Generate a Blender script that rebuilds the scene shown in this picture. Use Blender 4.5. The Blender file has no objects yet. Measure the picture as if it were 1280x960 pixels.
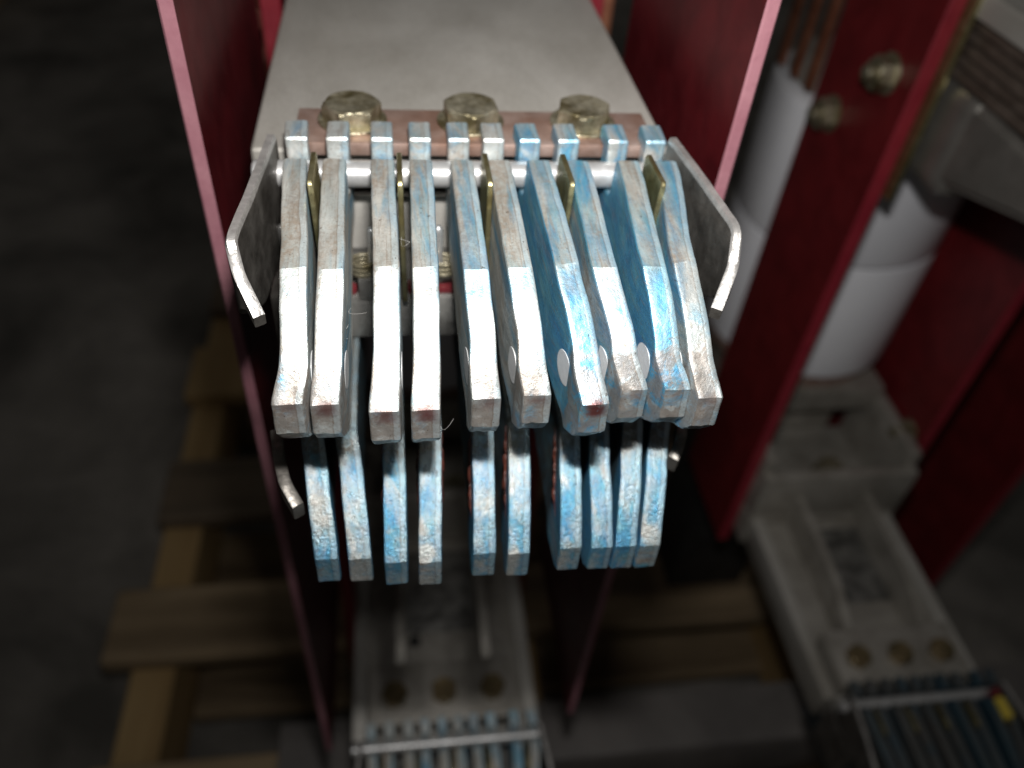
import bpy, bmesh, math, random
from mathutils import Vector, Matrix, noise
random.seed(7)
S = bpy.context.scene
COL = S.collection

# ------------------------------------------------------------------ camera
F = 996.0                                    # focal length in pixels of the 1280 px wide photograph
CAM = Vector((-0.0208, -0.2155, 0.1150))
AX = Vector((0.9905, -0.0306, 0.1339))       # world X, Y, Z seen in camera axes (right, down, forward)
AY = Vector((-0.1170, -0.6981, 0.7064))
AZ = Vector((0.0719, -0.7153, -0.6951))
RIGHT = Vector((AX.x, AY.x, AZ.x)); DOWN = Vector((AX.y, AY.y, AZ.y)); FWD = Vector((AX.z, AY.z, AZ.z))
cd = bpy.data.cameras.new('camera'); cam = bpy.data.objects.new('camera', cd); COL.objects.link(cam)
cam.matrix_world = Matrix(((RIGHT.x, -DOWN.x, -FWD.x, CAM.x), (RIGHT.y, -DOWN.y, -FWD.y, CAM.y),
                           (RIGHT.z, -DOWN.z, -FWD.z, CAM.z), (0, 0, 0, 1)))
cd.sensor_width = 36; cd.lens = F / 1280 * 36; cd.clip_start = 0.005; cd.clip_end = 60
cd.dof.use_dof = True; cd.dof.focus_distance = 0.180; cd.dof.aperture_fstop = 8.2; cd.dof.aperture_blades = 0
S.camera = cam

# ------------------------------------------------------------------ light: dim hall + the camera's flash
w = bpy.data.worlds.new('World'); S.world = w; w.use_nodes = True
w.node_tree.nodes['Background'].inputs[0].default_value = (1.0, 0.96, 0.9, 1)
w.node_tree.nodes['Background'].inputs[1].default_value = 0.04
ld = bpy.data.lights.new('flash', 'AREA'); ld.shape = 'RECTANGLE'; ld.size = 0.022; ld.size_y = 0.010
ld.energy = 0.68; ld.spread = math.radians(132); ld.color = (1.0, 0.975, 0.94)
fl = bpy.data.objects.new('flash', ld); COL.objects.link(fl)
fp = CAM - DOWN * 0.060 + RIGHT * 0.010
fl.location = fp
fl.rotation_euler = (Vector((0.05, 0.03, -0.01)) - fp).to_track_quat('-Z', 'Y').to_euler()
S.view_settings.view_transform = 'Standard'; S.view_settings.look = 'None'
S.view_settings.exposure = 0.0; S.view_settings.gamma = 1.0
S.render.engine = 'CYCLES'
S.cycles.use_denoising = True

# ------------------------------------------------------------------ pixels of the photograph -> places
def ray(px, py):
    v = Vector((px - 640, py - 480, F)); return Vector((AX.dot(v), AY.dot(v), AZ.dot(v)))
def onz(px, py, z): d = ray(px, py); return CAM + d * ((z - CAM.z) / d.z)
def ony(px, py, y): d = ray(px, py); return CAM + d * ((y - CAM.y) / d.y)
def onx(px, py, x): d = ray(px, py); return CAM + d * ((x - CAM.x) / d.x)
def xat(px, y, z):
    a = AY * (y - CAM.y) + AZ * (z - CAM.z) - AX * CAM.x
    k = (px - 640) / F
    return (k * a.z - a.x) / (AX.x - k * AX.z)

# ------------------------------------------------------------------ materials
def ramp(nt, fac, stops, interp='LINEAR'):
    r = nt.nodes.new('ShaderNodeValToRGB'); r.color_ramp.interpolation = interp
    e = r.color_ramp.elements
    while len(e) < len(stops): e.new(0.5)
    for k, (p, c) in zip(e, stops): k.position = p; k.color = (*c, 1) if len(c) == 3 else c
    nt.links.new(fac, r.inputs[0]); return r.outputs[0]
def coords(nt, scale=(1, 1, 1), rnd=True):
    tc = nt.nodes.new('ShaderNodeTexCoord'); m = nt.nodes.new('ShaderNodeMapping'); m.inputs['Scale'].default_value = scale
    nt.links.new(tc.outputs['Object'], m.inputs[0])
    if rnd:
        oi = nt.nodes.new('ShaderNodeObjectInfo'); mu = nt.nodes.new('ShaderNodeMath'); mu.operation = 'MULTIPLY'; mu.inputs[1].default_value = 9.7
        nt.links.new(oi.outputs['Random'], mu.inputs[0]); cb = nt.nodes.new('ShaderNodeCombineXYZ')
        for i in range(3): nt.links.new(mu.outputs[0], cb.inputs[i])
        nt.links.new(cb.outputs[0], m.inputs['Location'])
    return m.outputs[0]
def nz(nt, vec, scale, detail=4, rough=0.55, dist=0.0):
    n = nt.nodes.new('ShaderNodeTexNoise'); n.inputs['Scale'].default_value = scale; n.inputs['Detail'].default_value = detail
    n.inputs['Roughness'].default_value = rough; n.inputs['Distortion'].default_value = dist
    nt.links.new(vec, n.inputs['Vector']); return n.outputs['Fac']
def mix(nt, fac, a, b, mode='MIX'):
    m = nt.nodes.new('ShaderNodeMix'); m.data_type = 'RGBA'; m.blend_type = mode
    for s, v in ((m.inputs[0], fac), (m.inputs[6], a), (m.inputs[7], b)):
        if hasattr(v, 'links'): nt.links.new(v, s)
        elif isinstance(v, (int, float)): s.default_value = v
        else: s.default_value = (*v, 1)
    return m.outputs[2]
def mth(nt, op, a, b=None, clamp=False):
    m = nt.nodes.new('ShaderNodeMath'); m.operation = op; m.use_clamp = clamp
    for s, v in ((m.inputs[0], a), (m.inputs[1], b)):
        if v is None: continue
        if hasattr(v, 'links'): nt.links.new(v, s)
        else: s.default_value = v
    return m.outputs[0]
def bump(nt, h, strength, dist):
    b = nt.nodes.new('ShaderNodeBump'); b.inputs['Strength'].default_value = strength; b.inputs['Distance'].default_value = dist
    nt.links.new(h, b.inputs['Height']); return b.outputs[0]
def newmat(name):
    m = bpy.data.materials.new(name); m.use_nodes = True
    return m, m.node_tree, m.node_tree.nodes['Principled BSDF']
def simple(name, c1, c2, scale, metallic=0.0, rough=(0.4, 0.6), bstr=0.15, bdist=0.0003, aniso=(1, 1, 1), fine=700, lo=0.35, hi=0.65, coat=0, spec=0.5):
    m, nt, p = newmat(name)
    v = coords(nt, aniso)
    a = nz(nt, v, scale, 6, 0.6, 0.4); b = nz(nt, v, fine, 3, 0.6)
    c = ramp(nt, a, [(lo, c1), (hi, c2)])
    c = mix(nt, mth(nt, 'MULTIPLY', b, 0.35), c, tuple(x * 0.45 for x in c1))
    nt.links.new(c, p.inputs['Base Color'])
    p.inputs['Metallic'].default_value = metallic
    p.inputs['Specular IOR Level'].default_value = spec
    nt.links.new(ramp(nt, nz(nt, v, scale * 2.3, 5), [(0.3, (rough[0],) * 3), (0.7, (rough[1],) * 3)]), p.inputs['Roughness'])
    if coat: p.inputs['Coat Weight'].default_value = coat; p.inputs['Coat Roughness'].default_value = 0.15
    nt.links.new(bump(nt, b, bstr, bdist), p.inputs['Normal'])
    return m

def finger_material():
    m, nt, p = newmat('stained_silver_plating')
    v = coords(nt); vl = coords(nt, (1, 0.22, 1)); vs = coords(nt, (1, 0.06, 1))
    at = nt.nodes.new('ShaderNodeAttribute'); at.attribute_type = 'OBJECT'; at.attribute_name = 'stain'
    ge = nt.nodes.new('ShaderNodeTexCoord'); sx = nt.nodes.new('ShaderNodeSeparateXYZ'); nt.links.new(ge.outputs['Normal'], sx.inputs[0])
    side = mth(nt, 'ABSOLUTE', sx.outputs[0])
    wr = nt.nodes.new('ShaderNodeAttribute'); wr.attribute_name = 'wear'
    # position along the finger (0 heel .. 1 tip) and across its edge are stored on the mesh
    us = nt.nodes.new('ShaderNodeAttribute'); us.attribute_name = 'across'
    zn = nt.nodes.new('ShaderNodeAttribute'); zn.attribute_name = 'unwiped'
    zr = ramp(nt, mth(nt, 'ADD', zn.outputs['Fac'], mth(nt, 'MULTIPLY', mth(nt, 'SUBTRACT', nz(nt, v, 420, 5, 0.7), 0.5), 0.9)), [(0.44, (0, 0, 0)), (0.56, (1, 1, 1))])
    # pale plating, slightly green grey
    base = ramp(nt, nz(nt, vl, 160, 6, 0.65, 0.5), [(0.3, (0.42, 0.48, 0.48)), (0.55, (0.60, 0.63, 0.62)), (0.75, (0.74, 0.73, 0.70))])
    # tan dirt in patches, mostly where nothing rubs
    t = ramp(nt, mth(nt, 'ADD', nz(nt, vl, 95, 7, 0.70, 0.8), mth(nt, 'MULTIPLY', zr, 0.10)), [(0.49, (0, 0, 0)), (0.65, (1, 1, 1))])
    t = mth(nt, 'MULTIPLY', t, ramp(nt, nz(nt, v, 620, 4, 0.7), [(0.36, (0.25,) * 3), (0.60, (1,) * 3)]))
    base = mix(nt, mth(nt, 'MULTIPLY', t, 0.72), base, (0.36, 0.27, 0.20))
    # blue stain: stronger on the flanks and along one arris
    n = mth(nt, 'ADD', mth(nt, 'MULTIPLY', mth(nt, 'SUBTRACT', nz(nt, vl, 62, 6, 0.66, 1.4), 0.12), 1.32), mth(nt, 'MULTIPLY', nz(nt, vs, 420, 3), 0.18))
    n = mth(nt, 'ADD', n, mth(nt, 'MULTIPLY', side, mth(nt, 'ADD', mth(nt, 'MULTIPLY', at.outputs['Fac'], 0.24), 0.02)))
    n = mth(nt, 'ADD', n, mth(nt, 'MULTIPLY', at.outputs['Fac'], 0.14))
    n = mth(nt, 'ADD', n, mth(nt, 'MULTIPLY', us.outputs['Fac'], 0.10))
    bl = ramp(nt, n, [(0.64, (0, 0, 0)), (0.76, (0.45,) * 3), (0.92, (1, 1, 1))])
    bc = ramp(nt, nz(nt, vl, 190, 6, 0.75), [(0.28, (0.025, 0.20, 0.46)), (0.48, (0.06, 0.36, 0.60)), (0.62, (0.13, 0.43, 0.56)), (0.8, (0.36, 0.58, 0.64))])
    base = mix(nt, mth(nt, 'MULTIPLY', bl, 0.90), base, bc)
    dull = mth(nt, 'MULTIPLY', zr, ramp(nt, nz(nt, v, 260, 4), [(0.25, (0.65,) * 3), (0.6, (1,) * 3)]))
    base = mix(nt, mth(nt, 'MULTIPLY', dull, 0.55), base, (0.80, 0.77, 0.71), 'MULTIPLY')
    gm = nt.nodes.new('ShaderNodeAttribute'); gm.attribute_name = 'grime_shade'
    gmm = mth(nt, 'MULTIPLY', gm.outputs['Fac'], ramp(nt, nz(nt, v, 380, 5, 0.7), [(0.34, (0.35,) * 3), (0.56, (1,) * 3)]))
    base = mix(nt, mth(nt, 'MULTIPLY', gmm, 0.85), base, (0.10, 0.075, 0.045))  # brown stain plus the upper row's shadow, both put into the colour
    td = nt.nodes.new('ShaderNodeAttribute'); td.attribute_name = 'nose'
    tdm = ramp(nt, mth(nt, 'ADD', nz(nt, v, 190, 6, 0.7, 0.6), mth(nt, 'MULTIPLY', td.outputs['Fac'], 0.22)), [(0.60, (0, 0, 0)), (0.72, (1, 1, 1))])
    base = mix(nt, mth(nt, 'MULTIPLY', tdm, 0.78), base, (0.33, 0.29, 0.26))
    # sheared band along one side of the stamped edge, with a dirty line beside it
    top = mth(nt, 'SUBTRACT', 1.0, ramp(nt, side, [(0.35, (0, 0, 0)), (0.6, (1, 1, 1))]))
    ac = mth(nt, 'ADD', us.outputs['Fac'], mth(nt, 'MULTIPLY', mth(nt, 'SUBTRACT', nz(nt, vl, 330, 4), 0.5), 0.16))
    bd = mth(nt, 'MULTIPLY', top, ramp(nt, ac, [(0.70, (0, 0, 0)), (0.74, (1, 1, 1))]))
    base = mix(nt, mth(nt, 'MULTIPLY', bd, 0.45), base, (0.55, 0.66, 0.70))
    ln = mth(nt, 'MULTIPLY', top, ramp(nt, ac, [(0.665, (0, 0, 0)), (0.695, (1, 1, 1)), (0.715, (1, 1, 1)), (0.745, (0, 0, 0))]))
    base = mix(nt, mth(nt, 'MULTIPLY', ln, mth(nt, 'MULTIPLY', nz(nt, v, 500, 4), 0.8)), base, (0.22, 0.17, 0.13))
    ar_ = ramp(nt, ac, [(0.02, (1, 1, 1)), (0.10, (0, 0, 0)), (0.93, (0, 0, 0)), (0.99, (1, 1, 1))])
    base = mix(nt, mth(nt, 'MULTIPLY', mth(nt, 'MULTIPLY', top, ar_), mth(nt, 'MULTIPLY', nz(nt, vl, 700, 4, 0.7), 0.7)), base, (0.24, 0.19, 0.14))
    # dark fine soil
    fs = ramp(nt, nz(nt, v, 1700, 4, 0.75), [(0.52, (0, 0, 0)), (0.66, (1, 1, 1))])
    base = mix(nt, mth(nt, 'MULTIPLY', fs, 0.30), base, (0.17, 0.15, 0.12))
    # thin scratches along the finger and small dark specks
    sc = ramp(nt, nz(nt, coords(nt, (1, 0.035, 1)), 1500, 2, 0.5), [(0.60, (0, 0, 0)), (0.68, (1, 1, 1))])
    base = mix(nt, mth(nt, 'MULTIPLY', sc, 0.45), base, (0.30, 0.24, 0.19))
    sp = ramp(nt, nz(nt, v, 900, 2, 0.5), [(0.70, (0, 0, 0)), (0.75, (1, 1, 1))])
    base = mix(nt, mth(nt, 'MULTIPLY', sp, 0.7), base, (0.07, 0.055, 0.045))
    so = nt.nodes.new('ShaderNodeAttribute'); so.attribute_type = 'OBJECT'; so.attribute_name = 'dark_tone'
    base = mix(nt, so.outputs['Fac'], base, (0.025, 0.03, 0.035))  # mixes the whole finger towards near black
    # bare copper where the leading edge has rubbed through
    cw = mth(nt, 'MULTIPLY', wr.outputs['Fac'], ramp(nt, nz(nt, v, 330, 4, 0.6), [(0.26, (0.0,) * 3), (0.40, (1,) * 3)]))
    base = mix(nt, mth(nt, 'MULTIPLY', cw, 0.85), base, (0.15, 0.055, 0.052))
    nt.links.new(base, p.inputs['Base Color'])
    p.inputs['Metallic'].default_value = 0.66
    gq = nt.nodes.new('ShaderNodeAttribute'); gq.attribute_type = 'OBJECT'; gq.attribute_name = 'grain'
    nt.links.new(mth(nt, 'ADD', ramp(nt, nz(nt, vl, 300, 5, 0.7), [(0.3, (0.31,) * 3), (0.7, (0.54,) * 3)]), mth(nt, 'SUBTRACT', mth(nt, 'MULTIPLY', dull, 0.2), mth(nt, 'MULTIPLY', gq.outputs['Fac'], 0.11))), p.inputs['Roughness'])
    h = mth(nt, 'ADD', nz(nt, v, 1150, 5, 0.7), mth(nt, 'MULTIPLY', nz(nt, vs, 1100, 3), 0.5))
    gr_ = nt.nodes.new('ShaderNodeAttribute'); gr_.attribute_type = 'OBJECT'; gr_.attribute_name = 'grain'
    bn = bump(nt, h, 0.45, 0.0005)
    nt.links.new(mth(nt, 'ADD', mth(nt, 'MULTIPLY', gr_.outputs['Fac'], 0.6), 0.26), bn.node.inputs['Strength'])
    nt.links.new(bn, p.inputs['Normal'])
    return m
M = {}
M['finger'] = finger_material()
M['steel'] = simple('worn_guard_steel', (0.11, 0.10, 0.09), (0.25, 0.235, 0.215), 110, 0.8, (0.32, 0.55), 0.4, 0.0004)
M['bright'] = simple('polished_steel', (0.62, 0.62, 0.62), (0.74, 0.74, 0.73), 120, 0.75, (0.25, 0.4), 0.15)
M['rod'] = simple('bright_plated_rod', (0.50, 0.50, 0.50), (0.66, 0.66, 0.66), 160, 0.55, (0.32, 0.45), 0.1)
M['shear'] = simple('sheared_steel_edge', (0.40, 0.39, 0.38), (0.62, 0.60, 0.58), 200, 0.7, (0.35, 0.5), 0.5, 0.0004)
M['zinc'] = simple('yellow_zinc', (0.30, 0.25, 0.11), (0.46, 0.42, 0.25), 140, 0.9, (0.28, 0.5), 0.35)
M['boltzinc'] = simple('worn_yellow_zinc', (0.165, 0.135, 0.065), (0.54, 0.50, 0.38), 150, 0.8, (0.28, 0.6), 0.6, 0.0006)
M['arm'] = simple('dull_plated_copper_bar', (0.31, 0.29, 0.255), (0.60, 0.585, 0.55), 15, 0.35, (0.36, 0.58), 0.12, 0.0002, (1, 0.45, 1), 900, 0.3, 0.7)
M['cast'] = simple('grey_casting', (0.30, 0.28, 0.245), (0.46, 0.435, 0.395), 40, 0.45, (0.36, 0.55), 0.4, 0.0006)
M['copper'] = simple('tarnished_copper', (0.34, 0.205, 0.155), (0.55, 0.41, 0.36), 70, 0.65, (0.4, 0.6), 0.2)
M['copperdark'] = simple('brown_copper', (0.40, 0.15, 0.09), (0.55, 0.24, 0.14), 50, 0.8, (0.3, 0.5), 0.2)
M['red'] = simple('red_insulating_board', (0.055, 0.004, 0.006), (0.100, 0.008, 0.011), 45, 0.0, (0.38, 0.5), 0.1, spec=0.3)
M['rededge'] = simple('cut_edge_of_red_board', (0.30, 0.125, 0.155), (0.38, 0.18, 0.21), 60, 0.0, (0.4, 0.6), 0.2)
M['white'] = simple('white_ceramic', (0.76, 0.77, 0.82), (0.82, 0.83, 0.87), 12, 0.0, (0.2, 0.3), 0.02, coat=0.3)
M['wood'] = simple('pallet_wood', (0.10, 0.066, 0.034), (0.40, 0.295, 0.175), 7, 0.0, (0.7, 0.9), 0.5, 0.001, (0.25, 3, 3), 120)
M['woody'] = simple('pallet_bearer_wood', (0.36, 0.23, 0.095), (0.50, 0.345, 0.16), 9, 0.0, (0.7, 0.9), 0.5, 0.001, (3, 0.25, 3), 120)
M['wooddark'] = simple('weathered_pallet_wood', (0.10, 0.075, 0.05), (0.22, 0.165, 0.11), 9, 0.0, (0.75, 0.9), 0.5, 0.001, (0.25, 3, 3), 120)
M['floor'] = simple('dusty_concrete', (0.10, 0.094, 0.084), (0.34, 0.315, 0.285), 4, 0.0, (0.8, 0.95), 0.5, 0.002, (1, 1, 1), 60, 0.35, 0.7)
M['cardboard'] = simple('brown_cardboard', (0.45, 0.33, 0.21), (0.55, 0.42, 0.28), 8, 0.0, (0.8, 0.9), 0.2)
M['greypaint'] = simple('grey_painted_steel', (0.12, 0.11, 0.105), (0.19, 0.175, 0.165), 14, 0.0, (0.5, 0.65), 0.1)
M['redgrease'] = simple('dried_red_grease', (0.05, 0.014, 0.010), (0.14, 0.04, 0.025), 300, 0.0, (0.25, 0.45), 0.6, 0.0006)
M['redplastic'] = simple('red_plastic', (0.09, 0.010, 0.014), (0.15, 0.02, 0.025), 100, 0.0, (0.3, 0.4), 0.1)
M['yellow'] = simple('yellow_plastic', (0.55, 0.42, 0.04), (0.65, 0.5, 0.08), 100, 0.0, (0.4, 0.5), 0.1)
M['leaf'] = simple('brown_laminated_copper', (0.10, 0.075, 0.06), (0.19, 0.15, 0.125), 60, 0.5, (0.4, 0.6), 0.2)
M['shadedgrey'] = simple('shaded_grey', (0.09, 0.088, 0.083), (0.27, 0.265, 0.25), 85, 0.5, (0.35, 0.6), 0.3, 0.0004, lo=.38, hi=.6)  # grey with the shade on block and channel floor put into its colour
M['rededgedeep'] = simple('cut_edge_of_red_strut', (0.21, 0.012, 0.024), (0.27, 0.02, 0.032), 60, 0.0, (0.4, 0.6), 0.2)
M['rivet'] = simple('bright_rivet', (0.74, 0.75, 0.76), (0.84, 0.84, 0.84), 160, 0.2, (0.3, 0.4), 0.1)
M['fibre'] = simple('grey_fibre', (0.4, 0.39, 0.37), (0.5, 0.49, 0.47), 160, 0.0, (0.7, 0.8), 0.0)
M['boltdark'] = simple('dark_olive_bolt', (0.12, 0.10, 0.05), (0.30, 0.22, 0.12), 90, 0.6, (0.3, 0.5), 0.3)
M['castshiny'] = simple('smooth_grey_casting', (0.30, 0.285, 0.26), (0.44, 0.42, 0.39), 30, 0.75, (0.3, 0.42), 0.2, 0.0004)
M['redstrut'] = simple('red_strut_board', (0.105, 0.008, 0.010), (0.165, 0.013, 0.016), 40, 0.0, (0.36, 0.5), 0.15, spec=0.35)
M['dark'] = simple('plain_black', (0.012, 0.012, 0.012), (0.03, 0.03, 0.03), 60, 0.0, (0.5, 0.7), 0.1)

# ------------------------------------------------------------------ building helpers
def link(name, me, mat, parent=None):
    o = bpy.data.objects.new(name, me); COL.objects.link(o)
    for m in (mat if isinstance(mat, (list, tuple)) else [mat]): me.materials.append(M[m])
    if parent: o.parent = parent
    return o
def finish(name, bm, mat, parent=None, smooth=28):
    bmesh.ops.recalc_face_normals(bm, faces=bm.faces)
    me = bpy.data.meshes.new(name); bm.to_mesh(me); bm.free()
    if smooth:
        for p in me.polygons: p.use_smooth = True
        me.set_sharp_from_angle(angle=math.radians(smooth))
    return link(name, me, mat, parent)
def thing(name, label, cat, loc=(0, 0, 0), group=None):
    o = bpy.data.objects.new(name, None); COL.objects.link(o); o.location = loc; o.empty_display_size = 0.02
    return tag(o, label, cat, group)
def tag(o, label, cat, group=None):
    o['label'] = label; o['category'] = cat
    if group: o['group'] = group
    return o
def add_box(bm, x0, x1, y0, y1, z0, z1, bev=0.0, seg=2):
    r = bmesh.ops.create_cube(bm, size=1.0); vs = r['verts']
    for v in vs: v.co = Vector((x0 + (v.co.x + .5) * (x1 - x0), y0 + (v.co.y + .5) * (y1 - y0), z0 + (v.co.z + .5) * (z1 - z0)))
    if bev:
        es = list({e for v in vs for e in v.link_edges})
        bmesh.ops.bevel(bm, geom=es, offset=bev, segments=seg, affect='EDGES', profile=0.6)
def box(name, x0, x1, y0, y1, z0, z1, mat, parent=None, bev=0.0006, seg=2):
    bm = bmesh.new(); add_box(bm, x0, x1, y0, y1, z0, z1, bev, seg); return finish(name, bm, mat, parent)
def add_cyl(bm, p0, p1, r0, r1=None, n=24, bev=0.0):
    p0, p1 = Vector(p0), Vector(p1); d = p1 - p0
    q = Vector((0, 0, 1)).rotation_difference(d.normalized()).to_matrix().to_4x4()
    r1 = r0 if r1 is None else r1
    prof = [(0, 0, r0 - bev), (0, bev, r0), (1, -bev, r1), (1, 0, r1 - bev)] if bev else [(0, 0, r0), (1, 0, r1)]
    rings = []
    for t, dz, r in prof:
        rings.append([bm.verts.new(p0 + q @ Vector((r * math.cos(2 * math.pi * k / n), r * math.sin(2 * math.pi * k / n), d.length * t + dz))) for k in range(n)])
    for a, b in zip(rings, rings[1:]):
        for k in range(n): bm.faces.new((a[k], a[(k + 1) % n], b[(k + 1) % n], b[k]))
    bm.faces.new(rings[0][::-1]); bm.faces.new(rings[-1])
def cyl(name, p0, p1, r, mat, parent=None, r1=None, n=24, bev=0.0, smooth=40):
    bm = bmesh.new(); add_cyl(bm, p0, p1, r, r1, n, bev); return finish(name, bm, mat, parent, smooth)
def hexbolt(name, p, ax, af, h, mat, parent, rot=0.2, washer=True):
    """hex head with chamfered top on a washer; p = seat, ax = direction of the head"""
    bm = bmesh.new(); p = Vector(p); ax = Vector(ax).normalized()
    q = Vector((0, 0, 1)).rotation_difference(ax).to_matrix().to_4x4(); q.translation = p
    R = af / math.sqrt(3); t0 = 0.0
    if washer: add_cyl(bm, p, p + ax * h * 0.16, R * 1.16, None, 28, h * 0.03); t0 = h * 0.15
    N = 48; rings = []
    for z, kind in ((t0, 0), (h * 0.84, 0), (h * 0.93, 1), (h, 2), (h * 0.965, 3)):
        ring = []
        for k in range(N):
            a = 2 * math.pi * k / N; s = (a % (math.pi / 3)) - math.pi / 6
            rh = R * math.cos(math.pi / 6) / math.cos(s)
            r = {0: rh, 1: min(rh, R * 0.945), 2: min(rh, R * 0.85), 3: R * 0.70}[kind]
            ring.append(bm.verts.new(q @ Vector((r * math.cos(a + rot), r * math.sin(a + rot), z))))
        rings.append(ring)
    for a, b in zip(rings, rings[1:]):
        for k in range(N): bm.faces.new((a[k], a[(k + 1) % N], b[(k + 1) % N], b[k]))
    bm.faces.new(rings[-1])
    return finish(name, bm, mat, parent, 24)
def copy_tree(o, parent=None, loc=None):
    c = o.copy(); COL.objects.link(c); c.parent = parent
    if loc is not None: c.location = loc
    for ch in list(o.children): copy_tree(ch, c)
    return c
def interp(tab, y):
    """tab: (y, value) with y falling"""
    if y >= tab[0][0]: return tab[0][1]
    for (a, va), (b, vb) in zip(tab, tab[1:]):
        if y >= b:
            t = (a - y) / (a - b); t = t * t * (3 - 2 * t) * 0.5 + t * 0.5
            return va + (vb - va) * t
    return tab[-1][1]

# ------------------------------------------------------------------ the setting
FLOOR_Z, PAL_Z = -0.845, -0.70
bm = bmesh.new(); bmesh.ops.create_grid(bm, x_segments=60, y_segments=60, size=6)
for v in bm.verts: v.co = Vector((v.co.x, v.co.y + 3, FLOOR_Z + 0.004 * noise.noise(v.co * 3)))
o = finish('concrete_floor', bm, 'floor'); o['kind'] = 'structure'

# pallet: deck boards across, three bearers along, lower boards
pal = thing('wooden_pallet', 'worn wooden pallet with pale and weathered boards on the dark concrete floor', 'pallet', (0.17, 0.35, FLOOR_Z))
def pbox(name, x0, x1, y0, y1, z0, z1, mat):
    o = box(name, x0, x1, y0, y1, z0, z1, mat, pal, 0.003, 1); o.location = -Vector(pal.location); return o
YB = lambda py, z: onz(330, py, z).y
rows = [((492, 431), 'woody', -.326), ((643, 570), 'wooddark', -.322), ((815, 725), 'wood', -.345), ((1010, 940), 'wood', -.33), ((1200, 1090), 'wooddark', -.33), ((385, 345), 'wooddark', -.32)]
for (p1, p0), mt, xl in rows:
    pbox('deck_board', xl, 0.47 + random.uniform(-.01, .01), YB(p1, PAL_Z), YB(p0, PAL_Z), PAL_Z - 0.021, PAL_Z, mt)
for x0 in (-0.318, 0.07, 0.41):
    pbox('bearer', x0, x0 + 0.045, -0.10, 0.98, FLOOR_Z + 0.021, PAL_Z - 0.0205, 'woody')
for y0, y1 in ((-0.06, 0.03), (0.20, 0.30), (0.36, 0.45), (0.62, 0.72)):
    pbox('lower_board', -0.27 if y0 > 0.1 else -0.30, 0.45, y0, y1, FLOOR_Z + 0.0215, FLOOR_Z + 0.0405, 'wood')

# cardboard carton far off on the floor (only a blurred corner shows)
g = onz(10, 40, FLOOR_Z)
ct = thing('cardboard_carton', 'blurred brown carton standing on the dark floor far behind', 'carton', (g.x - 0.3, g.y + 0.1, FLOOR_Z))
box('carton_body', -0.3, 0.22, -0.1, 0.4, 0.002, 0.24, 'cardboard', ct, 0.006)
box('carton_flap', -0.29, 0.21, -0.24, -0.103, 0.22, 0.226, 'cardboard', ct, 0.001)

# ------------------------------------------------------------------ breaker base on the pallet
bs = thing('base_beam', 'flat grey steel base beam lying across the pallet beneath the arms', 'beam', (0.17, 0.1, PAL_Z))
zb = -0.615
ya, yb = onz(850, 935, zb).y, onz(850, 862, zb).y
def bbox(name, *a, mat='greypaint'):
    o = box(name, *a, mat, bs, 0.003); o.location = -Vector(bs.location); return o
bbox('beam_top', -0.14, 0.60, ya, yb, zb - 0.006, zb)
bbox('beam_web', -0.14, 0.60, ya, ya + 0.006, PAL_Z, zb - 0.0061)
bbox('beam_web', -0.14, 0.60, yb - 0.006, yb, PAL_Z, zb - 0.0061)

# ------------------------------------------------------------------ contact fingers
T = 0.0061
UP = dict(   # pixel x of the outer edge of each upper finger at lug, heel, knee, shoulder, tip; pixel y of the tip; stain
    lug=[372, 424, 477, 524, 571, 613, 655, 703, 764, 811],
    heel=[369, 418, 478, 526, 577, 624, 673, 722, 785, 832],
    knee=[366, 413, 483, 532, 595, 650, 710, 756, 818, 858],
    sho=[367, 410, 484, 534, 606, 667, 735, 785, 838, 878],
    tip=[361, 407, 483, 534, 610, 674, 747, 795, 849, 889],
    py=[506, 506, 515, 513, 498, 494, 506, 487, 487, 498],
    stain=[-.05, -.15, .02, .22, .05, .22, 1.1, .60, 1.15, .40])
LO = dict(heel=[390, 432, 491, 538, 603, 648, 711, 748, 791, 826],
    mid=[396, 440, 493, 538, 605, 650, 714, 751, 790, 822],
    tip=[408, 450, 495, 538, 606, 649, 714, 753, 783, 813],
    py=[699, 699, 703, 703, 692, 692, 685, 684, 683, 682],
    stain=[1.25, .7, 1.5, .25, .9, .8, .9, 1.35, 1.2, .8])
TIPZ = -0.0135
prof_up = [(.0000, .0044), (.0004, .0080), (-.0006, .0090), (-.0090, .0084), (-.0095, .0078), (-.0096, -.0038), (-.0100, -.0045), (-.0160, -.0045), (-.0165, -.0040),
           (-.0166, .0040), (-.0178, .0068), (-.0205, .0082), (-.030, .0080), (-.045, .0072), (-.0655, .0058),
           (-.0730, .0018), (-.0785, -.0018), (-.0835, -.0060), (-.0880, -.0102), (-.0914, TIPZ),
           (-.0922, -.0220), (-.0892, -.0265), (-.0850, -.0285), (-.0790, -.0270), (-.066, -.0225), (-.045, -.0200), (-.020, -.0185), (-.0050, -.0180), (-.0045, -.0165), (-.0045, .0044)]
prof_lo = [(.020, -.0500), (-.020, -.0470), (-.055, -.0462), (-.068, -.0470), (-.0755, -.0492), (-.0825, -.0532), (-.0885, -.0585), (-.0932, -.0640), (-.0946, -.0660),
           (-.0950, -.0758), (-.0920, -.0790), (-.080, -.0830), (-.060, -.0830), (-.020, -.0790), (.020, -.0760)]
def resample(pr, step):
    out = []
    for k in range(len(pr)):
        a, b = Vector(pr[k]), Vector(pr[(k + 1) % len(pr)])
        n = max(1, int(round((b - a).length / step)))
        for j in range(n): out.append(a.lerp(b, j / n))
    return out
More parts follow.
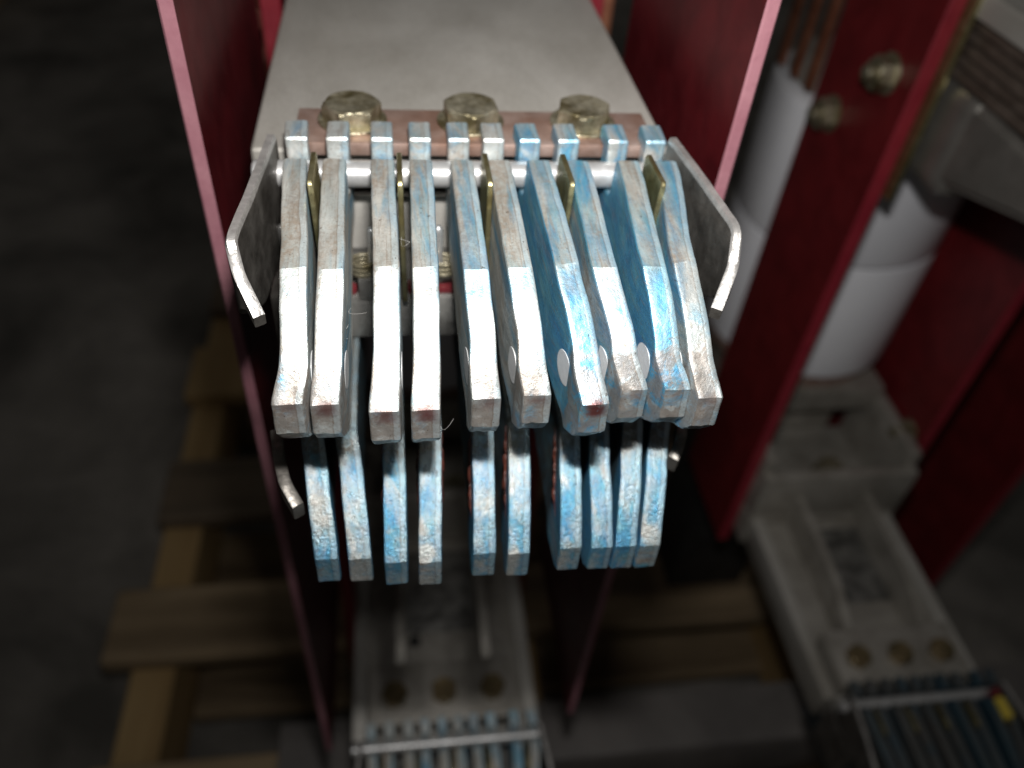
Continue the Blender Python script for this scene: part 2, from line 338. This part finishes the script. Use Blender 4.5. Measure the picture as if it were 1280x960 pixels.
def make_finger(name, prof, xtab, ytip, ynom, ybase, flare, wearpt, seed, parent, stain, grain=0.0, heel=None, kshift=0.0, wamt=1.0):
    pts = resample(prof, 0.0014); n = len(pts)
    nor = []
    for k in range(n):
        t = (pts[(k + 1) % n] - pts[k - 1]).normalized(); nor.append(Vector((-t.y, t.x)))
    ar = sum(pts[k].x * pts[(k + 1) % n].y - pts[(k + 1) % n].x * pts[k].y for k in range(n))
    sgn = -1 if ar < 0 else 1            # make nor point inward
    hw = T / 2; cuts = [(-hw, .00055), (-hw + .00020, .00014), (-hw + .00060, 0)] + [(-hw + .0006 + (T - .0012) * j / 6, 0) for j in range(1, 6)] + [(hw - .00060, 0), (hw - .00020, .00014), (hw, .00055)]
    bm = bmesh.new(); rings = []
    lay = bm.verts.layers.float.new('wear'); la2 = bm.verts.layers.float.new('across'); la3 = bm.verts.layers.float.new('unwiped'); la4 = bm.verts.layers.float.new('grime_shade'); la5 = bm.verts.layers.float.new('nose')
    for x, ins in cuts:
        ring = []
        for k in range(n):
            p = pts[k] + nor[k] * sgn * ins
            y, z = p
            wv = noise.noise(Vector((x * 260 + seed * 3.1, y * 130 + seed, z * 130)))
            fl = min(1, max(0, (flare[0] - y) / (flare[0] - flare[1]))); fl = fl * fl * (3 - 2 * fl)
            p2 = p - nor[k] * sgn * (wv * 0.00022 + fl * 0.00030 * noise.noise(Vector((x * 700, y * 500, z * 500 + seed))))
            ring.append(bm.verts.new((x, p2.x, p2.y)))
        rings.append(ring)
    for q, w_ in zip(rings, rings[1:]):
        for k in range(n): bm.faces.new((q[k], q[(k + 1) % n], w_[(k + 1) % n], w_[k]))
    bm.faces.new(rings[0]); bm.faces.new(rings[-1])
    bmesh.ops.recalc_face_normals(bm, faces=bm.faces)
    y0 = min(v.co.y for v in bm.verts); y1 = max(v.co.y for v in bm.verts); k = y0 + .0021
    while k < y1 - .001:
        flat = [f for f in bm.faces if len(f.verts) > 4]
        bmesh.ops.bisect_plane(bm, geom=flat + list({e for f in flat for e in f.edges}) + list({v for f in flat for v in f.verts}), dist=1e-6, plane_co=(0, k, 0), plane_no=(0, 1, 0))
        k += .0025
    for v in bm.verts:
        x, y, z = v.co
        fl = min(1, max(0, (flare[0] - y) / (flare[0] - flare[1]))); fl = fl * fl * (3 - 2 * fl)
        t = min(1, max(0, (ybase - y) / (ybase - ynom))); t = t * t
        kk = max(0, 1 - abs(y + .0655) / .03) * (kshift + x * 150 * kshift + x * .08)
        xx = x * (1 + (fl * flare[2] if x < 0 else 0))
        if heel and y < heel[0] and y > heel[1] and z > -.006:
            u = (heel[0] - y) / (heel[0] - heel[1]); xx *= .62 + .38 * math.sqrt(max(0, 1 - (1 - u) ** 2))
        xx += (-1 if x < 0 else 1) * 0.00016 * noise.noise(Vector((y * 170, z * 170, seed * 5.3 + (9 if x > 0 else 0))))
        d = (Vector((y, z)) - Vector(wearpt)).length
        v[lay] = wamt * min(1, 2.2 * max(0.0, 1 - d / (0.0021 * (.6 + .5 * wamt)))) * max(0, 1 - (x / hw) ** 2 * 1.1)
        v[la2] = x / T + .5
        v[la3] = 0.0 if y > -.015 else min(1, max(0, .5 + (y + .0655) / .006))
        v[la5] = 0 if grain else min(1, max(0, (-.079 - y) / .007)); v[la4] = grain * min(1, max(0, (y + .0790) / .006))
        v.co = Vector((xx + interp(xtab, y), y + (ytip - ynom) * t + kk, z))
    o = finish(name, bm, 'finger', parent, 23); o['stain'] = stain; o['grain'] = grain
    return o

jaw = thing('contact_jaw', 'large jaw of blue stained silver contact fingers in two rows, between bent steel guards', 'contact jaw', (0, 0, 0), 'finger jaws of the breaker')
fx = []
for i in range(10):
    yt = onz(UP['tip'][i], UP['py'][i], TIPZ).y
    tab = [(-.001, xat(UP['lug'][i], -.001, .006)), (-.020, xat(UP['heel'][i], -.020, .008)), (-.0655, xat(UP['knee'][i], -.0655, .006)),
           (-.0845, xat(UP['sho'][i], -.0845, -.0062)), (-.0914, xat(UP['tip'][i], yt, TIPZ))]
    f = make_finger('contact_finger', prof_up, tab, yt, -.0914, -.06, (-.080, -.0895, [.30, .14, .24, .18, .20, .20, .22, .14, .16, .05][i]), (-.0919, TIPZ - .0014), i + 1, jaw, UP['stain'][i], 0.0, (-.0163, -.0225), [.0004, -.0003, .0006, .0002, -.0011, -.0006, .0009, -.0009, -.0007, .0012][i], [.55, 1, .95, 1.15, .6, .65, 1.3, .35, .2, .5][i])
    fx.append(tab)
    # rivet through the nose of the finger
    ry, rz = -.0785, -.0140
    rx = interp(tab, ry); sl = (interp(tab, ry + .004) - interp(tab, ry - .004)) / .008
    ax = Vector((1, -sl, 0)).normalized() * (T / 2 + .00012); rc = Vector((rx, ry + (yt + .0914) * .35, rz))
    cyl('rivet', rc - ax, rc + ax, .0046, 'rivet', f, None, 28, .0001)
lx = []
for i in range(10):
    yt = onz(LO['tip'][i], LO['py'][i], -.0660).y
    tab = [(-.066, xat(LO['heel'][i], -.066, -.0465)), (-.080, xat(LO['mid'][i], -.080, -.050)), (-.0946, xat(LO['tip'][i], yt, -.0660))]
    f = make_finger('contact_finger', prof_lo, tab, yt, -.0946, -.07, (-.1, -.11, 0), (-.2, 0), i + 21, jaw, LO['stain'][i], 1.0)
    lx.append(tab)
    if i in (2, 3, 4, 5, 6):                      # dried red grease squeezed out beside the finger
        for s, on in ((-1, True), (1, i in (3, 5))):
            if not on: continue
            bm = bmesh.new(); rr = i * 3.7 + s; prev = None; NK = 34
            for k in range(NK):
                u = k / (NK - 1)
                y = -.064 - .020 * u; z = -.0515 - .0150 * u + .0022 * noise.noise(Vector((u * 7, rr, 0))) - (.001 if i == 6 else 0)
                a_ = max(.0001, (.0011 + .0016 * noise.noise(Vector((u * 9, rr, 3)))) * math.sin(math.pi * min(1, u * 1.02 + .01)) ** .5)
                c_ = Vector((interp(tab, y) + s * (T / 2), y, z)); ring = []
                for q in range(10):
                    th_ = 2 * math.pi * q / 10
                    rj = a_ * (1 + .5 * noise.noise(Vector((u * 30, th_ * 1.3, rr))))
                    ring.append(bm.verts.new(c_ + Vector((math.cos(th_) * rj * .55, math.sin(th_) * rj * .5, math.sin(th_) * rj * 1.4))))
                if prev:
                    for q in range(10): bm.faces.new((prev[q], prev[(q + 1) % 10], ring[(q + 1) % 10], ring[q]))
                prev = ring
            finish('grease', bm, 'redgrease', f, 60)

# pivot rod lying in the finger notches, with collars
cyl('pivot_rod', (-.0600, -.0130, -.0004), (.0590, -.0130, -.0004), .0037, 'rod', jaw, None, 28, .0006)
# thin yellow separator plates between the fingers
for px, lean in ((387, .0010), (500, .0004), (613, .0002), (716, -.0006), (830, -.0010)):
    x0 = xat(px, -.037, .0110)
    bm = bmesh.new(); th = .0007
    pr = [(-.0205, .0100), (-.0215, .0108), (-.0365, .0112), (-.0375, .0102), (-.0375, -.016), (-.0330, -.0300), (-.0205, -.0300)]
    rings = [[bm.verts.new((x0 + s * th + lean * (z - .011) / -.03, y, z)) for y, z in pr] for s in (-1, 1)]
    n = len(pr)
    for k in range(n): bm.faces.new((rings[0][k], rings[0][(k + 1) % n], rings[1][(k + 1) % n], rings[1][k]))
    bm.faces.new(rings[0][::-1]); bm.faces.new(rings[1])
    bmesh.ops.bevel(bm, geom=[e for e in bm.edges if abs(e.verts[0].co.x - e.verts[1].co.x) < .001 or True][:2 * n + n], offset=.00025, segments=1, affect='EDGES')
    finish('separator_plate', bm, 'zinc', jaw, 30)
# short pins with domed heads standing between the fingers
for px, py in ((464, 284), (548, 282), (574, 284), (660, 280), (768, 274), (352, 280)):
    p = onz(px, py, -.010)
    bm = bmesh.new(); prf = [(.0014, -.016), (.0014, -.0015), (.0011, -.0006), (.0006, 0), (.0001, .0001)]
    rg = [[bm.verts.new((p.x + r * math.cos(a * math.pi / 8), p.y + r * math.sin(a * math.pi / 8), p.z + z)) for a in range(16)] for r, z in prf]
    for a, b in zip(rg, rg[1:]):
        for k in range(16): bm.faces.new((a[k], a[(k + 1) % 16], b[(k + 1) % 16], b[k]))
    finish('spring_pin', bm, 'bright', jaw, 60)
# coil springs under the fingers
def spring(x, y, z0, z1, R, r, turns, mat, parent):
    bm = bmesh.new(); N = turns * 16; prev = None
    for k in range(N + 1):
        a = 2 * math.pi * k / 16; c = Vector((x + R * math.cos(a), y + R * math.sin(a), z0 + (z1 - z0) * k / N)); rad = Vector((math.cos(a), math.sin(a), 0))
        ring = [bm.verts.new(c + (rad * math.cos(b * math.pi / 3) + Vector((0, 0, 1)) * math.sin(b * math.pi / 3)) * r) for b in range(6)]
        if prev:
            for j in range(6): bm.faces.new((prev[j], prev[(j + 1) % 6], ring[(j + 1) % 6], ring[j]))
        prev = ring
    return finish('coil_spring', bm, mat, parent, 60)
for px in (455, 556, 640, 700):
    p = onz(px, 340, -.022); spring(p.x, -.0265, -.0240, -.0195, .0034, .0008, 3, 'boltzinc', jaw)
# central block that carries both rows, red insulating strip on it
box('carrier_block', -.052, .052, -.0300, -.0038, -.0460, -.0310, 'shadedgrey', jaw, .0012)
box('back_plate', -.052, .052, -.0036, -.0006, -.0460, -.0130, 'arm', jaw, .0006)
for x0, x1 in ((-.0330, -.0195), (-.0045, .0130), (.0260, .0400)):
    box('carrier_cap', x0, x1, -.0306, -.018, -.0312, -.0235, 'shadedgrey', jaw, .001)
for x0, x1 in ((-.0505, -.0335), (-.0190, -.0050), (.0135, .0255)):
    box('insulating_strip', x0, x1, -.0285, -.0235, -.0311, -.0288, 'redplastic', jaw, .001)
# bent guards at both ends
def guard(name, pts, ht, thick, out, parent, edge='shear'):
    """pts: top edge path (x, y, z); the plate hangs ht below it"""
    P = [Vector(p) for p in pts]; dense = []
    for k in range(len(P) - 1):
        for j in range(8): dense.append((P[k].lerp(P[k + 1], j / 8), k + j / 8))
    dense.append((P[-1], len(P) - 1))
    sm = []
    for k, (p, u) in enumerate(dense):
        a = [dense[max(0, min(len(dense) - 1, k + d))][0] for d in (-1, 0, 1)]
        sm.append((sum(a, Vector()) / 3 if 1 <= k < len(dense) - 1 else p, u))
    bm = bmesh.new(); rows_ = []
    for k, (p, u) in enumerate(sm):
        t = (sm[min(k + 1, len(sm) - 1)][0] - sm[max(k - 1, 0)][0]); t.z = 0; t.normalize(); nr = Vector((t.y, -t.x, 0))
        if nr.x * out < 0: nr = -nr
        h = ht(u)
        sec = []
        for s in (0, 1):
            for q in (0, .04, .3, .65, .96, 1.0):
                ins = thick * .18 if q in (0, 1.0) else 0
                sec.append(p + nr * (s * thick + (ins if s == 0 else -ins)) + Vector((0, 0, -h * q + noise.noise(Vector((k * .35, q, out))) * .0002)))
        sec = sec[:6] + sec[6:][::-1]
        rows_.append([bm.verts.new(c) for c in sec])
    for a, b in zip(rows_, rows_[1:]):
        for k in range(12): bm.faces.new((a[k], a[(k + 1) % 12], b[(k + 1) % 12], b[k]))
    bm.faces.new(rows_[0][::-1]); bm.faces.new(rows_[-1])
    bmesh.ops.recalc_face_normals(bm, faces=bm.faces)
    for f in bm.faces:
        if f.normal.z > .35: f.material_index = 1
    return finish(name, bm, ['steel', edge], parent, 35)
gl = [onz(345, 168, .010), onz(322, 230, .010), onz(295, 296, .009), onz(306, 340, .002), onz(331, 392, -.005)]
gr = [onz(836, 172, .010), onz(872, 220, .010), onz(916, 284, .009), onz(910, 330, .002), onz(889, 384, -.005)]
guard('side_guard', gl, lambda u: .030 if u < 1.4 else max(.003, .030 - .0125 * (u - 1.4)), .0028, -1, jaw)
guard('side_guard', gr, lambda u: .030 if u < 1.4 else max(.003, .030 - .0125 * (u - 1.4)), .0028, 1, jaw)
ll = [onz(352, 536, -.048), onz(355, 566, -.048), onz(363, 600, -.050), onz(379, 628, -.053)]
lr = [onz(847, 526, -.048), onz(846, 540, -.048), onz(842, 556, -.050), onz(835, 570, -.052)]
guard('side_guard', ll, lambda u: .005, .0030, -1, jaw, 'steel')
guard('side_guard', lr, lambda u: .005, .0030, 1, jaw, 'steel')
# end brackets joining guards, rod and carrier
for s in (-1, 1):
    box('end_bracket', min(s * .0535, s * .0560), max(s * .0535, s * .0560), -.040, -.0045, -.060, -.022, 'steel', jaw, .0008)

# ------------------------------------------------------------------ arms
def upper_arm(loc, label):
    t = thing('busbar_terminal', label, 'terminal', loc, 'upper terminal arms')
    pl = box('arm_plate', -.0625, .0625, 0, .262, -.0125, 0, 'arm', t, .0022, 3)
    cb = box('clamp_bar', -.0495, .0560, -.0040, .0175, .0002, .0042, 'copper', t, .0006)
    for x, rt in ((-.0335, .15), (.0012, .62), (.0355, .30)):
        hexbolt('bolt', (x, .0096, .0042), (0, 0, 1), .0150, .0058, 'boltzinc', cb, rt)
    for k in range(5):
        box('leaf', -.0585 + .001 * (k % 2), .0585, .030, .25, -.0185 - .006 * k, -.0140 - .006 * k, 'leaf', t, .0005)
    br = box('cast_bracket', -.058, .058, .135, .262, -.100, -.0432, 'castshiny', t, .011, 4)
    for s in (-1, 1):
        bm = bmesh.new(); pr = [(.14, -.045), (.03, -.050), (.03, -.062), (.14, -.092)]
        r0 = [[bm.verts.new((s * .049 + q * .009, y, z)) for y, z in pr] for q in (-1, 1)]
        for k in range(4): bm.faces.new((r0[0][k], r0[0][(k + 1) % 4], r0[1][(k + 1) % 4], r0[1][k]))
        bm.faces.new(r0[0][::-1]); bm.faces.new(r0[1])
        bmesh.ops.bevel(bm, geom=bm.edges[:], offset=.0042, segments=3, affect='EDGES')
        finish('bracket_rib', bm, 'castshiny', t, 30)
    return t
upper_arm((0, 0, 0), 'wide dull grey contact arm plate carrying the large finger jaw, three yellow bolts')
PITCH = 0.325
upper_arm((PITCH, 0, 0), 'grey cast arm with layered side beside the red strut with two nuts')

LOZ = -0.400
def lower_arm(loc, label):
    t = thing('busbar_terminal', label, 'terminal', loc, 'lower terminal arms')
    box('arm_body', -.0600, .0600, .0005, .150, -.045, -.018, 'cast', t, .002)
    fb = box('front_block', -.050, .048, .001, .042, -.0181, 0, 'cast', t, .0015)
    for x in (-.033, -.001, .031):
        hexbolt('bolt', (x, .0195, 0), (0, 0, 1), .0150, .0062, 'boltdark', fb, random.uniform(0, 1), False)
    for s in (-1, 1):                                   # ribs that dip to the block, outer rails
        bm = bmesh.new(); pr = [(.0421, .000), (.070, .012), (.100, .014), (.160, .016), (.160, -.0181), (.0421, -.0181)]
        xc = s * .029
        r0 = [[bm.verts.new((xc + q * .0028, y, z)) for y, z in pr] for q in (-1, 1)]
        n = len(pr)
        for k in range(n): bm.faces.new((r0[0][k], r0[0][(k + 1) % n], r0[1][(k + 1) % n], r0[1][k]))
        bm.faces.new(r0[0][::-1]); bm.faces.new(r0[1])
        bmesh.ops.bevel(bm, geom=bm.edges[:], offset=.0007, segments=2, affect='EDGES')
        finish('rib', bm, 'cast', t, 30)
        box('side_rail', min(s * .052, s * .0615), max(s * .052, s * .0615), -.002, .155, -.0301, -.013, 'arm', t, .002)
    cyl('hole_disc', (-.019, .066, -.0181), (-.019, .066, -.0150), .0042, 'dark', t, None, 20, .0003)  # near-black disc standing in for the dark of a small hole
    box('channel_floor', -.0255, .0255, .072, .140, -.0182, -.0162, 'shadedgrey', t, .001)
    # cast seat under the interrupter: floor, walls, bolt
    st = box('seat_floor', -.0655, .0655, .150, .250, -.045, -.010, 'cast', t, .003)
    box('seat_wall', -.066, .066, .150, .160, -.0102, .040, 'cast', t, .004)
    for s in (-1, 1): box('seat_wall', min(s * .056, s * .066), max(s * .056, s * .066), .158, .250, -.0102, .055, 'cast', t, .004)
    hexbolt('bolt', (.018, .190, -.010), (0, 0, 1), .020, .016, 'boltzinc', st, .4)
    box('support_post', -.045, .045, .262, .350, PAL_Z - LOZ, -.0452, 'dark', t, .003)
    box('seat_web', -.045, .045, .2502, .350, -.0450, .0398, 'cast', t, .003)
    box('seat_top', -.060, .060, .222, .380, .040, .0655, 'cast', t, .004)
    return t
lower_arm((0, 0, LOZ), 'grey ribbed lower contact arm with three bolts straight beneath the large jaw')
lower_arm((PITCH, 0, LOZ), 'grey ribbed lower contact arm under the white cylinder between red struts')
j2 = copy_tree(jaw, None, (0, 0, LOZ)); j2['label'] = 'blurred blue finger jaw on the lower arm straight beneath the large jaw'
j3 = copy_tree(jaw, None, (PITCH, 0, LOZ)); [c.__setitem__('dark_tone', .8) for c in j3.children if c.name.startswith('contact_finger')]; j3['label'] = 'dark finger jaw on the lower arm under the white cylinder'
# yellow tag on the far jaw
p = onz(1248, 880, LOZ + .012)
tg = thing('yellow_tag', 'small yellow plastic tag with red tip beside the far lower jaw', 'tag', (p.x, p.y, p.z))
box('tag_body', .001, .007, -.009, .005, -.012, .0, 'yellow', tg, .001)
box('tag_tip', .001, .007, .0052, .012, -.012, .002, 'redplastic', tg, .003)

# ------------------------------------------------------------------ interrupters (white cylinders)
def interrupter(x, label):
    t = thing('vacuum_interrupter', label, 'interrupter', (x, .300, LOZ + .0655), 'white interrupter cylinders')
    def lathe(name, prof, mat):
        bm = bmesh.new(); N = 64
        rg = [[bm.verts.new((r * math.cos(2 * math.pi * k / N), r * math.sin(2 * math.pi * k / N), z)) for k in range(N)] for r, z in prof]
        for a, b in zip(rg, rg[1:]):
            for k in range(N): bm.faces.new((a[k], a[(k + 1) % N], b[(k + 1) % N], b[k]))
        bm.faces.new(rg[0][::-1]); bm.faces.new(rg[-1]); return finish(name, bm, mat, t, 35)
    lathe('lower_flange', [(.070, .0), (.074, .001), (.074, .008), (.068, .011), (.068, .0125)], 'copper')
    lathe('lower_tube', [(.074, .0127), (.079, .016), (.080, .020), (.080, .1225), (.0795, .1235), (.0785, .1240)], 'white')
    lathe('joint_ring', [(.0772, .1238), (.0772, .1262)], 'greypaint')
    lathe('upper_tube', [(.0785, .1260), (.0795, .1265), (.080, .1275), (.080, .222), (.079, .226), (.074, .2285)], 'white')
    lathe('upper_flange', [(.068, .2287), (.070, .230), (.070, .236), (.066, .2375)], 'cast')
    return t
interrupter(0, 'white cylinder hidden behind the large jaw, under the wide grey plate')
interrupter(PITCH, 'white ceramic cylinder with a seam, behind the red strut with two nuts')

# ------------------------------------------------------------------ red struts and barriers
def board(name, x, th, y0, y1, z0, z1, label, cat, group, nuts=(), side=-1, notch=0):
    """flat red board in the YZ plane with paler cut edges"""
    t = thing(name, label, cat, (x, (y0 + y1) / 2, z0), group)
    bm = bmesh.new(); add_box(bm, -th / 2, th / 2, y0 - (y0 + y1) / 2, y1 - (y0 + y1) / 2, 0, z1 - z0, .0006, 1)
    bm.normal_update()
    for f in bm.faces:
        if abs(f.normal.x) < 0.9: f.material_index = 1
    b = finish('panel', bm, ['red' if th < .006 else 'redstrut', 'rededge' if th < .006 else 'rededgedeep'], t, 30)
    for (ny, nz_) in nuts:
        xs = side * th / 2
        hexbolt('nut', (xs, ny - (y0 + y1) / 2, nz_ - z0), (side, 0, 0), .017, .010, 'boltzinc', t, .3)
        cyl('stud', (xs, ny - (y0 + y1) / 2, nz_ - z0), (xs + side * .015, ny - (y0 + y1) / 2, nz_ - z0), .0048, 'boltzinc', t, None, 18, .0006)
    return t
YS0, YS1 = .166, .262
n1, n2 = onx(1112, 92, .2505), onx(1040, 142, .2505)
board('red_strut', .255, .009, YS0, YS1, -.462, .012, 'dark red strut with two hex nuts in front of the white cylinder', 'strut', 'red struts', [(n1.y, n1.z), (n2.y, n2.z)])
n3 = onx(1130, 540, .3905)
board('red_strut', .399, .009, YS0 + .004, YS1 + .06, -.462, .012, 'dark red strut with one bolt, right behind the far lower arm seat', 'strut', 'red struts', [(n3.y, n3.z)])
board('red_strut', .560, .009, .205, .32, FLOOR_Z + .003, .012, 'shadowed dark red strut beyond the bolted strut, at the far side', 'strut', 'red struts')
n4 = onx(322, 62, -.0775)
board('red_strut', -.0725, .009, .150, YS1, PAL_Z, .012, 'bright red strut edge with a nut beside the wide grey plate', 'strut', 'red struts', [(n4.y + .012, n4.z), (n4.y + .03, n4.z - .12)])
board('red_strut', .0725, .009, .166, YS1, PAL_Z, .012, 'red strut just behind the wide grey plate, facing the large barrier', 'strut', 'red struts', [(.215, -.05)], 1)
board('barrier_panel', -.0768, .0040, 0.0, .128, -.43, .12, 'dark red barrier with long pink front edge beside the dark open floor', 'barrier', 'red barrier panels')
board('barrier_panel', .0815, .0042, 0.0, .128, -.405, .12, 'dark red barrier with pink front edge between the large jaw and white cylinder', 'barrier', 'red barrier panels')
# copper bars above the far interrupter
for k, (px, py) in enumerate(((978, 70), (996, 82), (1014, 96))):
    p = ony(px, py, .31 - .02 * k)
    tag(box('copper_bar', p.x - .0022, p.x + .0022, p.y - .004, p.y + .004, LOZ + .303, .12, 'copperdark', None, .0008),
        ['thin upright copper bar farthest from the red strut with two nuts, above the white cylinder', 'middle one of three thin copper bars above the white cylinder', 'thin upright copper bar closest to the red strut with two nuts'][k], 'copper bar', 'upright copper bars')
for k, (x, y) in enumerate(((-.083, .185), (.088, .20))):
    tag(box('copper_bar', x - .003, x + .003, y, y + .02, PAL_Z, .012, 'copperdark', None, .0008), ['copper bar standing behind the nut beside the wide grey plate', 'copper bar standing between the wide grey plate and the dark red barrier'][k], 'copper bar', 'upright copper bars')
# yellow zinc angle inside the right strut
tag(box('zinc_angle', .2598, .2635, .160, .172, -.115, .015, 'zinc', None, .0006), 'yellow zinc strip along the edge of the red strut with two nuts', 'bracket')

# stray dust fibres caught on the fingers
rf = random.Random(3)
for px, py, z in ((505, 300, .004), (438, 392, -.004), (556, 537, -.020), (430, 420, -.008), (503, 308, .003)):
    p = onz(px, py, z); d = Vector((rf.uniform(-1, 1), rf.uniform(-.6, .6), rf.uniform(-.2, .8))).normalized() * rf.uniform(.003, .007); c = Vector((rf.uniform(-1, 1), rf.uniform(-1, 1), .5)) * .002
    bm = bmesh.new(); prev = None
    for k in range(7):
        u = k / 6; q = p + d * (u - .5) + c * (u - .5) ** 2 * 4
        ring = [bm.verts.new(q + Vector((math.cos(a * 2.094), 0.3 * math.cos(a * 1.3), math.sin(a * 2.094))) * .00003) for a in range(3)]
        if prev:
            for j in range(3): bm.faces.new((prev[j], prev[(j + 1) % 3], ring[(j + 1) % 3], ring[j]))
        prev = ring
    finish('fibre', bm, 'fibre', jaw, 0)
